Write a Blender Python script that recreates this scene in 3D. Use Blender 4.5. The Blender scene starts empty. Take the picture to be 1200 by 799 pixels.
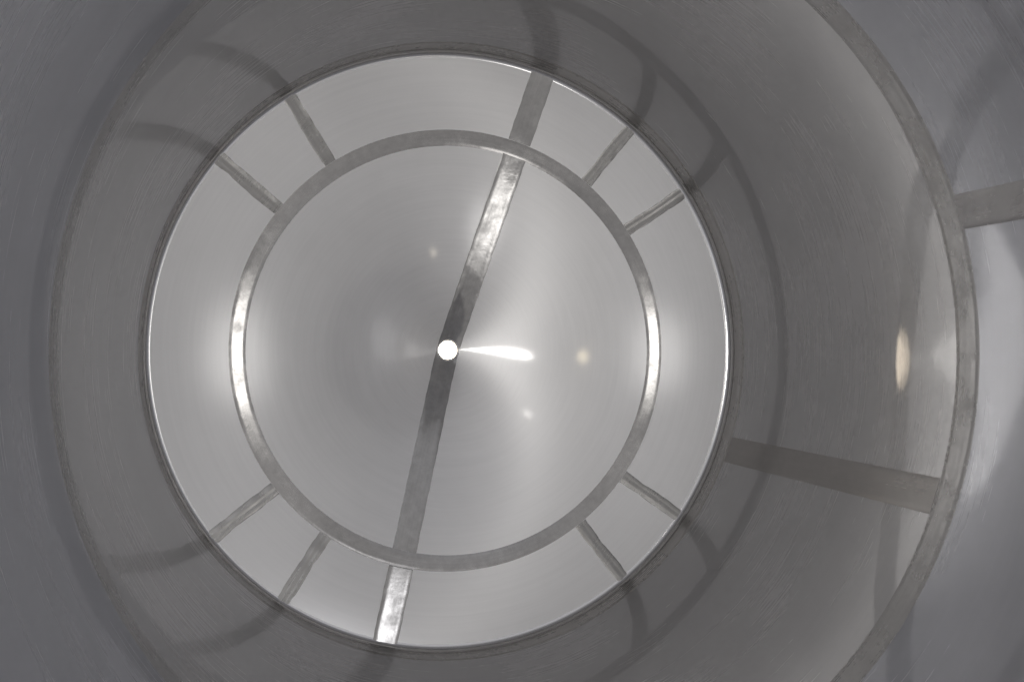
import bpy, bmesh, math, random
from mathutils import Vector, Matrix
random.seed(4)
S = bpy.context.scene
C = S.collection
PI = math.pi
R = 1.0
Y_RIM = 2.796           # depth of the cone's outer edge
SLOPE = 0.295
Y_GIRTH = 1.69
Y_MOUTH = 1.035
N = 360

def cone_y(r):
    return Y_RIM + (1.0 - r) * SLOPE

# ------------------------------------------------------------------ materials
class NT:
    def __init__(s, tree):
        s.t = tree; s.n = tree.nodes; s.l = tree.links
    def node(s, typ, **kw):
        n = s.n.new(typ)
        for k, v in kw.items():
            setattr(n, k, v)
        return n
    def put(s, sock, v):
        if isinstance(v, bpy.types.NodeSocket): s.l.new(v, sock)
        elif v is not None: sock.default_value = v
    def math(s, op, a, b=None, c=None, clamp=False):
        n = s.node('ShaderNodeMath', operation=op); n.use_clamp = clamp
        s.put(n.inputs[0], a)
        if b is not None: s.put(n.inputs[1], b)
        if c is not None: s.put(n.inputs[2], c)
        return n.outputs[0]
    def vmath(s, op, a, b=None, out=0):
        n = s.node('ShaderNodeVectorMath', operation=op)
        s.put(n.inputs[0], a)
        if b is not None: s.put(n.inputs[1], b)
        return n.outputs[out]
    def comb(s, x, y, z):
        n = s.node('ShaderNodeCombineXYZ')
        s.put(n.inputs[0], x); s.put(n.inputs[1], y); s.put(n.inputs[2], z)
        return n.outputs[0]
    def noise(s, vec, scale, detail=3.0, rough=0.55):
        n = s.node('ShaderNodeTexNoise')
        s.put(n.inputs['Vector'], vec)
        n.inputs['Scale'].default_value = scale
        n.inputs['Detail'].default_value = detail
        n.inputs['Roughness'].default_value = rough
        return n.outputs['Fac']
    def maprange(s, v, a, b, c, d):
        n = s.node('ShaderNodeMapRange')
        s.put(n.inputs[0], v)
        for i, q in enumerate((a, b, c, d)): s.put(n.inputs[i + 1], q)
        return n.outputs[0]
    def mix(s, f, a, b):
        n = s.node('ShaderNodeMix', data_type='RGBA')
        s.put(n.inputs[0], f); s.put(n.inputs[6], a); s.put(n.inputs[7], b)
        return n.outputs[2]

def steel(name, col, rough, aniso, grain='ring', streak=0.03, streak_k=90.0, blotch=0.05,
          wave=0.0, wave_k=1.6, dir_angle=0.0, mottle=0.0, grind=0.0, rvar=0.06, col2=None, sharp=0.0, sharp_rough=0.07, haze=0.0, haze_rough=0.6, mid_lobe=0.0, mid_rough=0.15):
    """Stainless steel. grain 'ring' = brushed round the tank's axis, 'line' = brushed along dir_angle"""
    m = bpy.data.materials.new(name); m.use_nodes = True
    T = NT(m.node_tree); T.n.clear()
    out = T.node('ShaderNodeOutputMaterial'); b = T.node('ShaderNodeBsdfPrincipled')
    T.l.new(b.outputs[0], out.inputs[0])
    b.inputs['Metallic'].default_value = 1.0
    P = T.node('ShaderNodeTexCoord').outputs['Object']
    sep = T.node('ShaderNodeSeparateXYZ'); T.put(sep.inputs[0], P)
    x, y, z = sep.outputs
    r = T.math('SQRT', T.math('ADD', T.math('MULTIPLY', x, x), T.math('MULTIPLY', z, z)))
    cx = T.math('DIVIDE', x, T.math('ADD', r, 1e-4)); cz = T.math('DIVIDE', z, T.math('ADD', r, 1e-4))
    if grain == 'ring':
        tan = T.comb(cz, 0.0, T.math('MULTIPLY', cx, -1.0))
        along = T.math('ADD', r, y)
        grainvec = T.comb(T.math('MULTIPLY', cx, 1.4), T.math('MULTIPLY', cz, 1.4), T.math('MULTIPLY', along, streak_k))
    else:
        ca, sa = math.cos(dir_angle), math.sin(dir_angle)
        tan = T.comb(ca, 0.0, sa)
        u = T.math('ADD', T.math('MULTIPLY', x, ca), T.math('MULTIPLY', z, sa))
        v = T.math('SUBTRACT', T.math('MULTIPLY', z, ca), T.math('MULTIPLY', x, sa))
        grainvec = T.comb(T.math('MULTIPLY', u, 5.0), T.math('MULTIPLY', v, streak_k), y)
    fine = T.noise(grainvec, 1.0, 5.0, 0.65)
    big = T.noise(P, 2.3, 4.0, 0.55)
    mid = T.noise(P, 11.0, 4.0, 0.6)
    # roughness
    rr = T.math('ADD', T.maprange(fine, 0.25, 0.75, -rvar, rvar), T.maprange(big, 0.3, 0.7, -rvar * 0.8, rvar * 0.8))
    if mottle: rr = T.math('ADD', rr, T.maprange(mid, 0.3, 0.7, -mottle, mottle))
    rr = T.math('MAXIMUM', T.math('ADD', rr, rough), 0.03)
    T.put(b.inputs['Roughness'], rr)
    # colour
    c = Vector(col)
    f = T.math('ADD', T.maprange(fine, 0.25, 0.75, -streak, streak), T.maprange(big, 0.3, 0.7, -blotch, blotch))
    if mottle: f = T.math('ADD', f, T.maprange(T.noise(P, 42.0, 5.0, 0.7), 0.3, 0.7, -mottle, mottle))
    f = T.math('ADD', f, 1.0)
    base = T.node('ShaderNodeRGB'); base.outputs[0].default_value = (*col, 1)
    cc = base.outputs[0]
    if col2:
        base2 = T.node('ShaderNodeRGB'); base2.outputs[0].default_value = (*col2, 1)
        cc = T.mix(T.maprange(T.noise(P, 1.3, 3.0), 0.38, 0.62, 0.0, 1.0), cc, base2.outputs[0])
    n = T.node('ShaderNodeVectorMath', operation='SCALE'); T.put(n.inputs[0], cc); T.put(n.inputs[3], f)
    T.put(b.inputs['Base Color'], n.outputs[0])
    b.inputs['Anisotropic'].default_value = aniso
    T.put(b.inputs['Tangent'], tan)
    # relief
    h = T.math('MULTIPLY', fine, 0.000008 * streak / 0.03)
    if wave: h = T.math('ADD', h, T.math('MULTIPLY', T.noise(P, wave_k, 2.0, 0.4), wave))
    if grind:
        gr = T.noise(P, 26.0, 4.0, 0.6)
        h = T.math('ADD', h, T.math('MULTIPLY', gr, grind))
        h = T.math('ADD', h, T.math('MULTIPLY', mid, grind * 1.2))
    bu = T.node('ShaderNodeBump'); bu.inputs['Strength'].default_value = 1.0
    bu.inputs['Distance'].default_value = 1.0
    T.put(bu.inputs['Height'], h)
    T.l.new(bu.outputs[0], b.inputs['Normal'])
    def lobe2(fac, rough2, an):      # the sheet reflects in more than one sharpness
        b2 = T.node('ShaderNodeBsdfPrincipled'); b2.inputs['Metallic'].default_value = 1.0
        T.put(b2.inputs['Base Color'], n.outputs[0]); b2.inputs['Roughness'].default_value = rough2
        b2.inputs['Anisotropic'].default_value = an; T.put(b2.inputs['Tangent'], tan)
        T.l.new(bu.outputs[0], b2.inputs['Normal'])
        mx = T.node('ShaderNodeMixShader'); mx.inputs[0].default_value = fac
        last = out.inputs[0].links[0].from_socket
        T.l.new(last, mx.inputs[1]); T.l.new(b2.outputs[0], mx.inputs[2]); T.l.new(mx.outputs[0], out.inputs[0])
    if haze: lobe2(haze, haze_rough, 0.0)
    if mid_lobe: lobe2(mid_lobe, mid_rough, 0.9)
    if sharp: lobe2(sharp, sharp_rough, 0.4)
    return m

# ------------------------------------------------------------------ mesh helpers
def finish(name, bm, mat, parent, label=None, sharp=0.6):
    bmesh.ops.recalc_face_normals(bm, faces=bm.faces)
    for f in bm.faces: f.smooth = True
    for e in bm.edges:
        if len(e.link_faces) == 2 and e.calc_face_angle() > sharp: e.smooth = False
    me = bpy.data.meshes.new(name); bm.to_mesh(me); bm.free()
    me.materials.append(mat)
    o = bpy.data.objects.new(name, me); C.objects.link(o)
    o.parent = parent
    if label: o['label'] = label
    return o

def revolve(profile, n=N, closed=True):
    """profile of (radius, depth), turned round the Y axis; closed profile = solid wall"""
    bm = bmesh.new(); rows = []
    for (r, y) in profile:
        rows.append([bm.verts.new((r * math.cos(2 * PI * k / n), y, r * math.sin(2 * PI * k / n))) for k in range(n)])
    m = len(rows)
    for i in range(m if closed else m - 1):
        a, b = rows[i], rows[(i + 1) % m]
        for k in range(n):
            q = (k + 1) % n
            bm.faces.new((a[k], a[q], b[q], b[k]))
    return bm

def patch(pt, nu, nv, depth_dir, thick):
    """grid of points pt(u,v) plus a back sheet moved by thick along depth_dir(point): a closed thin solid"""
    bm = bmesh.new()
    F = [[None] * (nv + 1) for _ in range(nu + 1)]; B = [[None] * (nv + 1) for _ in range(nu + 1)]
    for i in range(nu + 1):
        for j in range(nv + 1):
            p = Vector(pt(i / nu, j / nv)); F[i][j] = bm.verts.new(p)
            B[i][j] = bm.verts.new(p + Vector(depth_dir(p)) * thick)
    for i in range(nu):
        for j in range(nv):
            bm.faces.new((F[i][j], F[i + 1][j], F[i + 1][j + 1], F[i][j + 1]))
            bm.faces.new((B[i][j + 1], B[i + 1][j + 1], B[i + 1][j], B[i][j]))
    for i in range(nu):
        bm.faces.new((F[i][0], B[i][0], B[i + 1][0], F[i + 1][0]))
        bm.faces.new((F[i][nv], F[i + 1][nv], B[i + 1][nv], B[i][nv]))
    for j in range(nv):
        bm.faces.new((F[0][j], F[0][j + 1], B[0][j + 1], B[0][j]))
        bm.faces.new((F[nu][j], B[nu][j], B[nu][j + 1], F[nu][j + 1]))
    return bm

# ------------------------------------------------------------------ materials used
M_cone = steel('brushed_cone_steel', (0.71, 0.70, 0.69), 0.46, 0.82, streak=0.035, streak_k=120, blotch=0.045, rvar=0.035, wave=0.0007, wave_k=2.2, sharp=0.065, sharp_rough=0.07, haze=0.55, haze_rough=0.7, mid_lobe=0.11, mid_rough=0.28)
M_shell = steel('brushed_shell_steel', (0.70, 0.692, 0.69), 0.26, 0.55, streak=0.02, streak_k=60, blotch=0.06, rvar=0.04, wave=0.0016, wave_k=1.9, haze=0.58, haze_rough=0.75, sharp=0.22, sharp_rough=0.035)
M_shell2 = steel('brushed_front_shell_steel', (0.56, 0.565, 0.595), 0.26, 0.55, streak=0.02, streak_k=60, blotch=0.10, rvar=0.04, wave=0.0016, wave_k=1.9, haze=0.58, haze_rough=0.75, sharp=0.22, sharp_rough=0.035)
M_ring = steel('ground_ring_steel', (0.30, 0.291, 0.281), 0.09, 0.3, streak=0.06, streak_k=260, blotch=0.16, mottle=0.10, grind=0.00010, rvar=0.03)
M_knuckle = steel('polished_knuckle_steel', (0.66, 0.65, 0.64), 0.13, 0.4, streak=0.03, streak_k=120, blotch=0.04, rvar=0.03, haze=0.2)
M_rim = steel('rim_weld_steel', (0.66, 0.645, 0.625), 0.28, 0.5, streak=0.05, streak_k=160, blotch=0.05, mottle=0.04, grind=0.00003, rvar=0.03, haze=0.3)
M_girth = steel('ground_girth_steel', (0.49, 0.483, 0.478), 0.26, 0.5, streak=0.09, streak_k=160, blotch=0.08, mottle=0.08, grind=0.00008, rvar=0.04, haze=0.3)
M_stripA = steel('ground_strip_steel', (0.34, 0.331, 0.32), 0.11, 0.3, grain='line', dir_angle=math.radians(74), streak=0.08, streak_k=160, mottle=0.13, blotch=0.08, grind=0.00018, rvar=0.03, haze=0.3, haze_rough=0.6)
M_seam = steel('ground_seam_steel', (0.54, 0.52, 0.50), 0.24, 0.3, grain='line', dir_angle=0.0, streak=0.03, streak_k=60, mottle=0.03, grind=0.00002, rvar=0.03, haze=0.55, haze_rough=0.75)
M_seam2 = steel('ground_front_seam_steel', (0.50, 0.488, 0.485), 0.26, 0.3, grain='line', dir_angle=0.0, streak=0.03, streak_k=60, mottle=0.04, grind=0.00002, rvar=0.03, haze=0.55, haze_rough=0.75)
M_bead = steel('radial_weld_steel', (0.29, 0.282, 0.27), 0.26, 0.2, grain='line', dir_angle=0.9, streak=0.05, streak_k=120, mottle=0.07, grind=0.00004, rvar=0.04, haze=0.3)
M_out = steel('outlet_steel', (0.40, 0.395, 0.385), 0.25, 0.0, mottle=0.04, grind=0.00005)

# ------------------------------------------------------------------ the tank
tank = bpy.data.objects.new('steel_tank', None); C.objects.link(tank)
tank.empty_display_size = 0.3
tank['label'] = 'hollow stainless steel tank, conical bottom with ground weld bands and a small round outlet'
tank['category'] = 'tank'
TH = 0.008

# conical bottom with rounded knuckle
FIL = 0.045
HOLE = 0.034
prof = [(HOLE, cone_y(HOLE))]
for i in range(1, 25):
    r = HOLE + (0.981 - HOLE) * i / 24
    prof.append((r, cone_y(r)))
# knuckle: arc from the cone's slope to the wall's direction
r0, y0 = 0.981, cone_y(0.981)
kn = [prof[-1]]
a0 = math.atan(SLOPE)
rk = (1.0 - r0) / (1 - math.sin(a0))       # arc radius so that it ends on r = 1
cxk, cyk = r0 - rk * math.sin(a0), y0 - rk * math.cos(a0)
for i in range(1, 15):
    a = (PI / 2 - a0) * i / 14
    th = PI / 2 - a0 - a
    kn.append((cxk + rk * math.cos(th), cyk + rk * math.sin(th)))
Y_K = kn[-1][1]
kn.append((1.0, Y_K - 0.004))
outer = [(r, y + TH) for (r, y) in prof[::-1]]
kout = [(r + TH * (0.15 + 0.85 * i / (len(kn) - 1)), y + TH * (1 - i / (len(kn) - 1))) for i, (r, y) in enumerate(kn)][::-1]
cone = finish('cone_bottom', revolve(prof + outer), M_cone, tank, 'brushed conical bottom')
finish('knuckle', revolve(kn + kout), M_knuckle, cone, 'narrow polished bend round the edge of the bottom')

# knuckle weld bead where the cone meets the shell
def band_profile(ya, yb, h, shape, n=16, rbase=1.0, under=0.004):
    p = []
    for i in range(n + 1):
        t = i / n
        p.append((rbase - h * shape(t), ya + (yb - ya) * t))
    return p + [(rbase + under, yb), (rbase + under, ya)]
rw = Y_K - 0.004
finish('rim_weld', revolve([(1.0, rw - 0.001), (0.9985, rw - 0.006), (0.9975, rw - 0.014), (0.9985, rw - 0.020), (0.9985, rw - 0.050), (0.9978, rw - 0.056), (0.9988, rw - 0.062), (1.0, rw - 0.066),
                            (1.008, rw - 0.066), (1.008, rw - 0.001)]), M_rim, cone)

# shell courses
def shell(ya, yb, ra, rb, steps=24):
    p = [(ra + (rb - ra) * i / steps, ya + (yb - ya) * i / steps) for i in range(steps + 1)]
    return p + [(rb + TH, yb), (ra + TH, ya)]
rear = finish('rear_shell', revolve(shell(Y_GIRTH + 0.036, rw - 0.0665, 1.0, 1.0)), M_shell, tank, 'shell course next to the conical bottom')
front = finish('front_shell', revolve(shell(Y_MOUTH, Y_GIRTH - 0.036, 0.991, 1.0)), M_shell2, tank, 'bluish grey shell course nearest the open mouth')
def gshape(t):
    e = min(1.0, min(t, 1 - t) / 0.2)
    e = e * e * (3 - 2 * e)
    return 0.5 * e + 0.35 * e * math.sin(t * PI) + 0.12 * e * math.sin(t * 5 * PI)
girth = finish('girth_weld', revolve(band_profile(Y_GIRTH - 0.0358, Y_GIRTH + 0.0358, 0.0008, gshape, 28, 1.0, 0.008)), M_girth, tank, 'ground weld band round the middle of the shell')

# mouth rim: rolled edge
mr = [(0.991 + 0.014 + 0.014 * math.cos(a), Y_MOUTH - 0.006 + 0.014 * math.sin(a)) for a in [2 * PI * k / 20 for k in range(20)]]
finish('mouth_rim', revolve(mr), M_ring, tank, 'rolled rim of the open mouth')

# circular weld ring on the cone
RR = 0.730; RWID = 0.052
def ring_prof():
    p = []; n = 14
    for i in range(n + 1):
        t = i / n; r = RR + (t - 0.5) * RWID
        e = min(1.0, min(t, 1 - t) / 0.2)
        p.append((r, cone_y(r) - 0.0003 * e * e * (3 - 2 * e) - 0.0003))
    a, b = p[0], p[-1]
    return p + [(b[0], b[1] + 0.004), (a[0], a[1] + 0.004)]
finish('weld_ring', revolve(ring_prof()), M_ring, cone)

# diametral seam strip in four lengths; centre line passes just beside the outlet
SA = math.radians(74.0)
sd = Vector((math.cos(SA), 0, math.sin(SA))); sn = Vector((-math.sin(SA), 0, math.cos(SA)))
def strip(ra, rb, a, w, tilt, mat, label, twist=0.0):
    d = Vector((math.cos(a), 0, math.sin(a))); nrm = Vector((-math.sin(a), 0, math.cos(a)))
    ph = random.uniform(0, 9)
    def pt(u, v):
        t = (v - 0.5) * w
        s0 = ra if ra > 0.1 else math.sqrt(max(0.0, ra * ra - t * t)) + 0.0004      # the inner ends hug the round outlet
        s = s0 + (rb - s0) * u
        edge = 0.0006 * math.sin(s * 61 + ph) + 0.0004 * math.sin(s * 143 + 2 * ph)
        t += edge * (1 if v > 0.5 else -1) * abs(2 * v - 1)
        p = d * s + nrm * t
        r = math.hypot(p.x, p.z)
        e = min(1.0, min(v, 1 - v) / 0.12)
        lift = 0.0007 * e * e * (3 - 2 * e) + tilt * (u - 0.5) * (rb - ra) + twist * (v - 0.5) * w
        p.y = cone_y(r) - 0.0006 - lift - abs(tilt) * 0.5 * (rb - ra) - abs(twist) * 0.5 * w
        return p
    return patch(pt, 60, 14, lambda p: (0, 1, 0), 0.004 + abs(tilt) * (rb - ra) + abs(twist) * w)
W = 0.083
AU, AL = math.radians(73.8), math.radians(-105.6)
RI, RO = RR - RWID / 2 - 0.0005, RR + RWID / 2 + 0.0005
finish('weld_strip', strip(RO, 0.988, AU, W, 0.0, M_stripA, None), M_stripA, cone, 'dull upper end of the seam strip between ring and rim')
finish('weld_strip', strip(0.0365, RI, AU, W, 0.012, M_stripA, None), M_stripA, cone, 'seam strip from the outlet up to the ring, bright at its top')
finish('weld_strip', strip(0.0365, RI, AL, W, 0.0, M_stripA, None), M_stripA, cone, 'dull seam strip from the outlet down to the ring')
finish('weld_strip', strip(RO, 0.988, AL, W, -0.03, M_stripA, None), M_stripA, cone, 'shiny lower end of the seam strip between ring and rim')

# eight short radial welds between ring and rim
for adeg in (125.3, 142.6, 52.5, 35.1, -144.1, -126.7, -54.6, -37.1):
    a = math.radians(adeg)
    d = Vector((math.cos(a), 0, math.sin(a))); nrm = Vector((-math.sin(a), 0, math.cos(a)))
    ph = random.uniform(0, 20)
    def pt(u, v, d=d, nrm=nrm, ph=ph):
        s = RO + (0.9885 - RO) * u; w = 0.045 + 0.002 * math.sin(s * 37 + ph)
        t = (v - 0.5) * w + 0.0012 * math.sin(s * 23 + ph)
        p = d * s + nrm * t; r = math.hypot(p.x, p.z)
        q = abs(2 * v - 1)
        h = 0.0012 * math.sqrt(max(0.0, 1 - q * q)) + 0.0004 * math.exp(-((v - 0.35) / 0.10) ** 2) - 0.0004 * math.exp(-((v - 0.62) / 0.07) ** 2)
        h += 0.0002 * math.sin(s * 97 + ph) + 0.0002 * math.sin(s * 61 + 2 * ph)
        p.y = min(cone_y(r), cone_y(r)) - h
        return p
    finish('radial_weld', patch(pt, 60, 14, lambda p: (0, 1, 0), 0.008), M_bead, cone)

# outlet: short pipe with a weld bead round it
yo = cone_y(HOLE)
finish('outlet_pipe', revolve([(HOLE, yo + 0.001), (HOLE, yo + 0.10), (HOLE + 0.004, yo + 0.10), (HOLE + 0.004, yo + 0.009), (HOLE + 0.002, yo + 0.001)], 96), M_out, cone, 'short round outlet pipe')
ob = [(HOLE + 0.0045 + 0.0045 * math.cos(a), yo - 0.001 + 0.0035 * math.sin(a)) for a in [2 * PI * k / 16 for k in range(16)]]
finish('outlet_weld', revolve(ob, 96), M_out, cone)

# lengthwise seams of the shell courses
def long_seam(ya, yb, acen, w, parent, taper, label, mat):
    half = w / 2
    def pt(u, v):
        y = ya + (yb - ya) * u
        a = math.radians(acen) + (v - 0.5) * w
        e = min(1.0, min(v, 1 - v) / 0.08)
        r = taper(y) - 0.0006 - 0.001 * e
        return (r * math.cos(a), y, r * math.sin(a))
    return finish('seam_weld', patch(pt, 60, 14, lambda p: Vector((p.x, 0, p.z)).normalized(), 0.003), mat, parent, label)
long_seam(Y_GIRTH + 0.0362, rw - 0.067, -20.6, 0.092, rear, lambda y: 1.0, 'brownish lengthwise seam at the lower right', M_seam)
long_seam(Y_MOUTH + 0.01, Y_GIRTH - 0.0362, 19.4, 0.085, front, lambda y: 0.991 + 0.009 * (y - Y_MOUTH) / (Y_GIRTH - 0.036 - Y_MOUTH), 'lengthwise seam at the right edge', M_seam2)

# ------------------------------------------------------------------ camera
cam = bpy.data.cameras.new('camera'); co = bpy.data.objects.new('camera', cam); C.objects.link(co)
cam.sensor_width = 36; cam.lens = 30.0; cam.clip_end = 500; cam.clip_start = 0.01
yaw, pit = 0.2761, 0.006
fwd = Vector((math.sin(yaw) * math.cos(pit), math.cos(yaw) * math.cos(pit), math.sin(pit)))
co.location = (-0.6278, 0.0, 0.0144)
co.rotation_euler = fwd.to_track_quat('-Z', 'Y').to_euler()
S.camera = co

# ------------------------------------------------------------------ the hall's light
w = bpy.data.worlds.new('World'); S.world = w; w.use_nodes = True
T = NT(w.node_tree); T.n.clear()
wo = T.node('ShaderNodeOutputWorld'); bg = T.node('ShaderNodeBackground'); T.l.new(bg.outputs[0], wo.inputs[0])
D = T.node('ShaderNodeTexCoord').outputs['Generated']
def lobe(az, el, wid_az, wid_el, strength, col):
    """soft patch of light; az degrees to the right of straight behind the camera (-Y), el degrees up"""
    a, e = math.radians(az), math.radians(el)
    c = Vector((math.sin(a) * math.cos(e), -math.cos(a) * math.cos(e), math.sin(e)))
    rt = Vector((math.cos(a), math.sin(a), 0)); up = rt.cross(-c) * -1
    up = c.cross(rt); up = up if up.z > 0 else -up
    dv = lambda q: T.vmath('DOT_PRODUCT', D, tuple(q), out=1)
    u = T.math('DIVIDE', dv(rt), math.sin(math.radians(wid_az))); v = T.math('DIVIDE', dv(up), math.sin(math.radians(wid_el)))
    f = T.math('GREATER_THAN', dv(c), 0.0)
    q = T.math('ADD', T.math('MULTIPLY', u, u), T.math('MULTIPLY', v, v))
    q = T.math('MULTIPLY', q, q)
    g = T.math('DIVIDE', 1.0, T.math('ADD', 1.0, q))
    g = T.math('MULTIPLY', T.math('MULTIPLY', g, g), f)
    n = T.node('ShaderNodeVectorMath', operation='SCALE'); n.inputs[0].default_value = tuple(x * strength for x in col); T.put(n.inputs[3], g)
    return n.outputs[0]
BASE = (0.34, 0.336, 0.35)
acc = T.vmath('ADD', BASE, lobe(180, 0, 55, 55, 16.0, (1, 0.86, 0.68)))       # bright yard beyond the outlet
for L in [(12, 0, 44, 40, 0.26, (1.0, 0.99, 0.97)),        # the lit hall in front of the mouth
          (30.8, 0, 2.3, 4.6, 6.0, (1.0, 0.99, 0.97)),        # two added light patches that brighten the weld ring left and right
          (-7.4, 0, 2.2, 4.6, 5.5, (1.0, 0.99, 0.97)),
          (6.3, -23.6, 4, 2.6, 5.2, (1.0, 0.99, 0.98)),        # added low light patch, brightens the seam strip below the ring's top
          (16.7, 10, 3.6, 2.6, 5.6, (0.97, 0.98, 1.03)),      # added high light patch, brightens the seam strip's lower end
          (14, 26, 30, 10, 0.10, (0.8, 0.92, 1.2)),
          (-45, 0, 30, 30, 0.18, (0.85, 0.93, 1.1)),
          (58, 0, 22, 30, 0.18, (0.85, 0.93, 1.1))]:
    acc = T.vmath('ADD', acc, lobe(*L))
T.put(bg.inputs[0], acc); bg.inputs[1].default_value = 1.0

# a short tube lamp hung just outside the mouth, to the left of the camera
l = bpy.data.lights.new('tube_lamp', 'AREA'); l.shape = 'ELLIPSE'; l.size = 0.60; l.size_y = 0.24; l.energy = 1.4; l.spread = math.radians(55); l.color = (1.0, 0.985, 0.96)
o = bpy.data.objects.new('tube_lamp', l); C.objects.link(o); o.location = (-0.98, -0.5, 0.02); o.rotation_euler = (PI / 2, 0, 0)
o.rotation_euler = Vector((0.35, 1, 0)).to_track_quat('-Z', 'Z').to_euler()

for loc, e, col in (((-0.37, -1.0, 0.04), 1.0, (1.0, 0.85, 0.55)), ((-0.31, -1.0, 0.96), 0.8, (1.0, 0.97, 0.93)),
                    ((1.28, -1.0, -1.61), 0.6, (1.0, 0.9, 0.72))):
    l = bpy.data.lights.new('hall_lamp', 'POINT'); l.energy = e; l.shadow_soft_size = 0.04; l.color = col
    o = bpy.data.objects.new('hall_lamp', l); C.objects.link(o); o.location = loc

S.render.engine = 'CYCLES'
S.cycles.max_bounces = 16; S.cycles.glossy_bounces = 16; S.cycles.diffuse_bounces = 4
S.cycles.blur_glossy = 0.2; S.cycles.sample_clamp_indirect = 8
S.cycles.use_denoising = True
S.view_settings.view_transform = 'Standard'; S.view_settings.look = 'None'
S.view_settings.exposure = 0.0; S.view_settings.gamma = 1.0
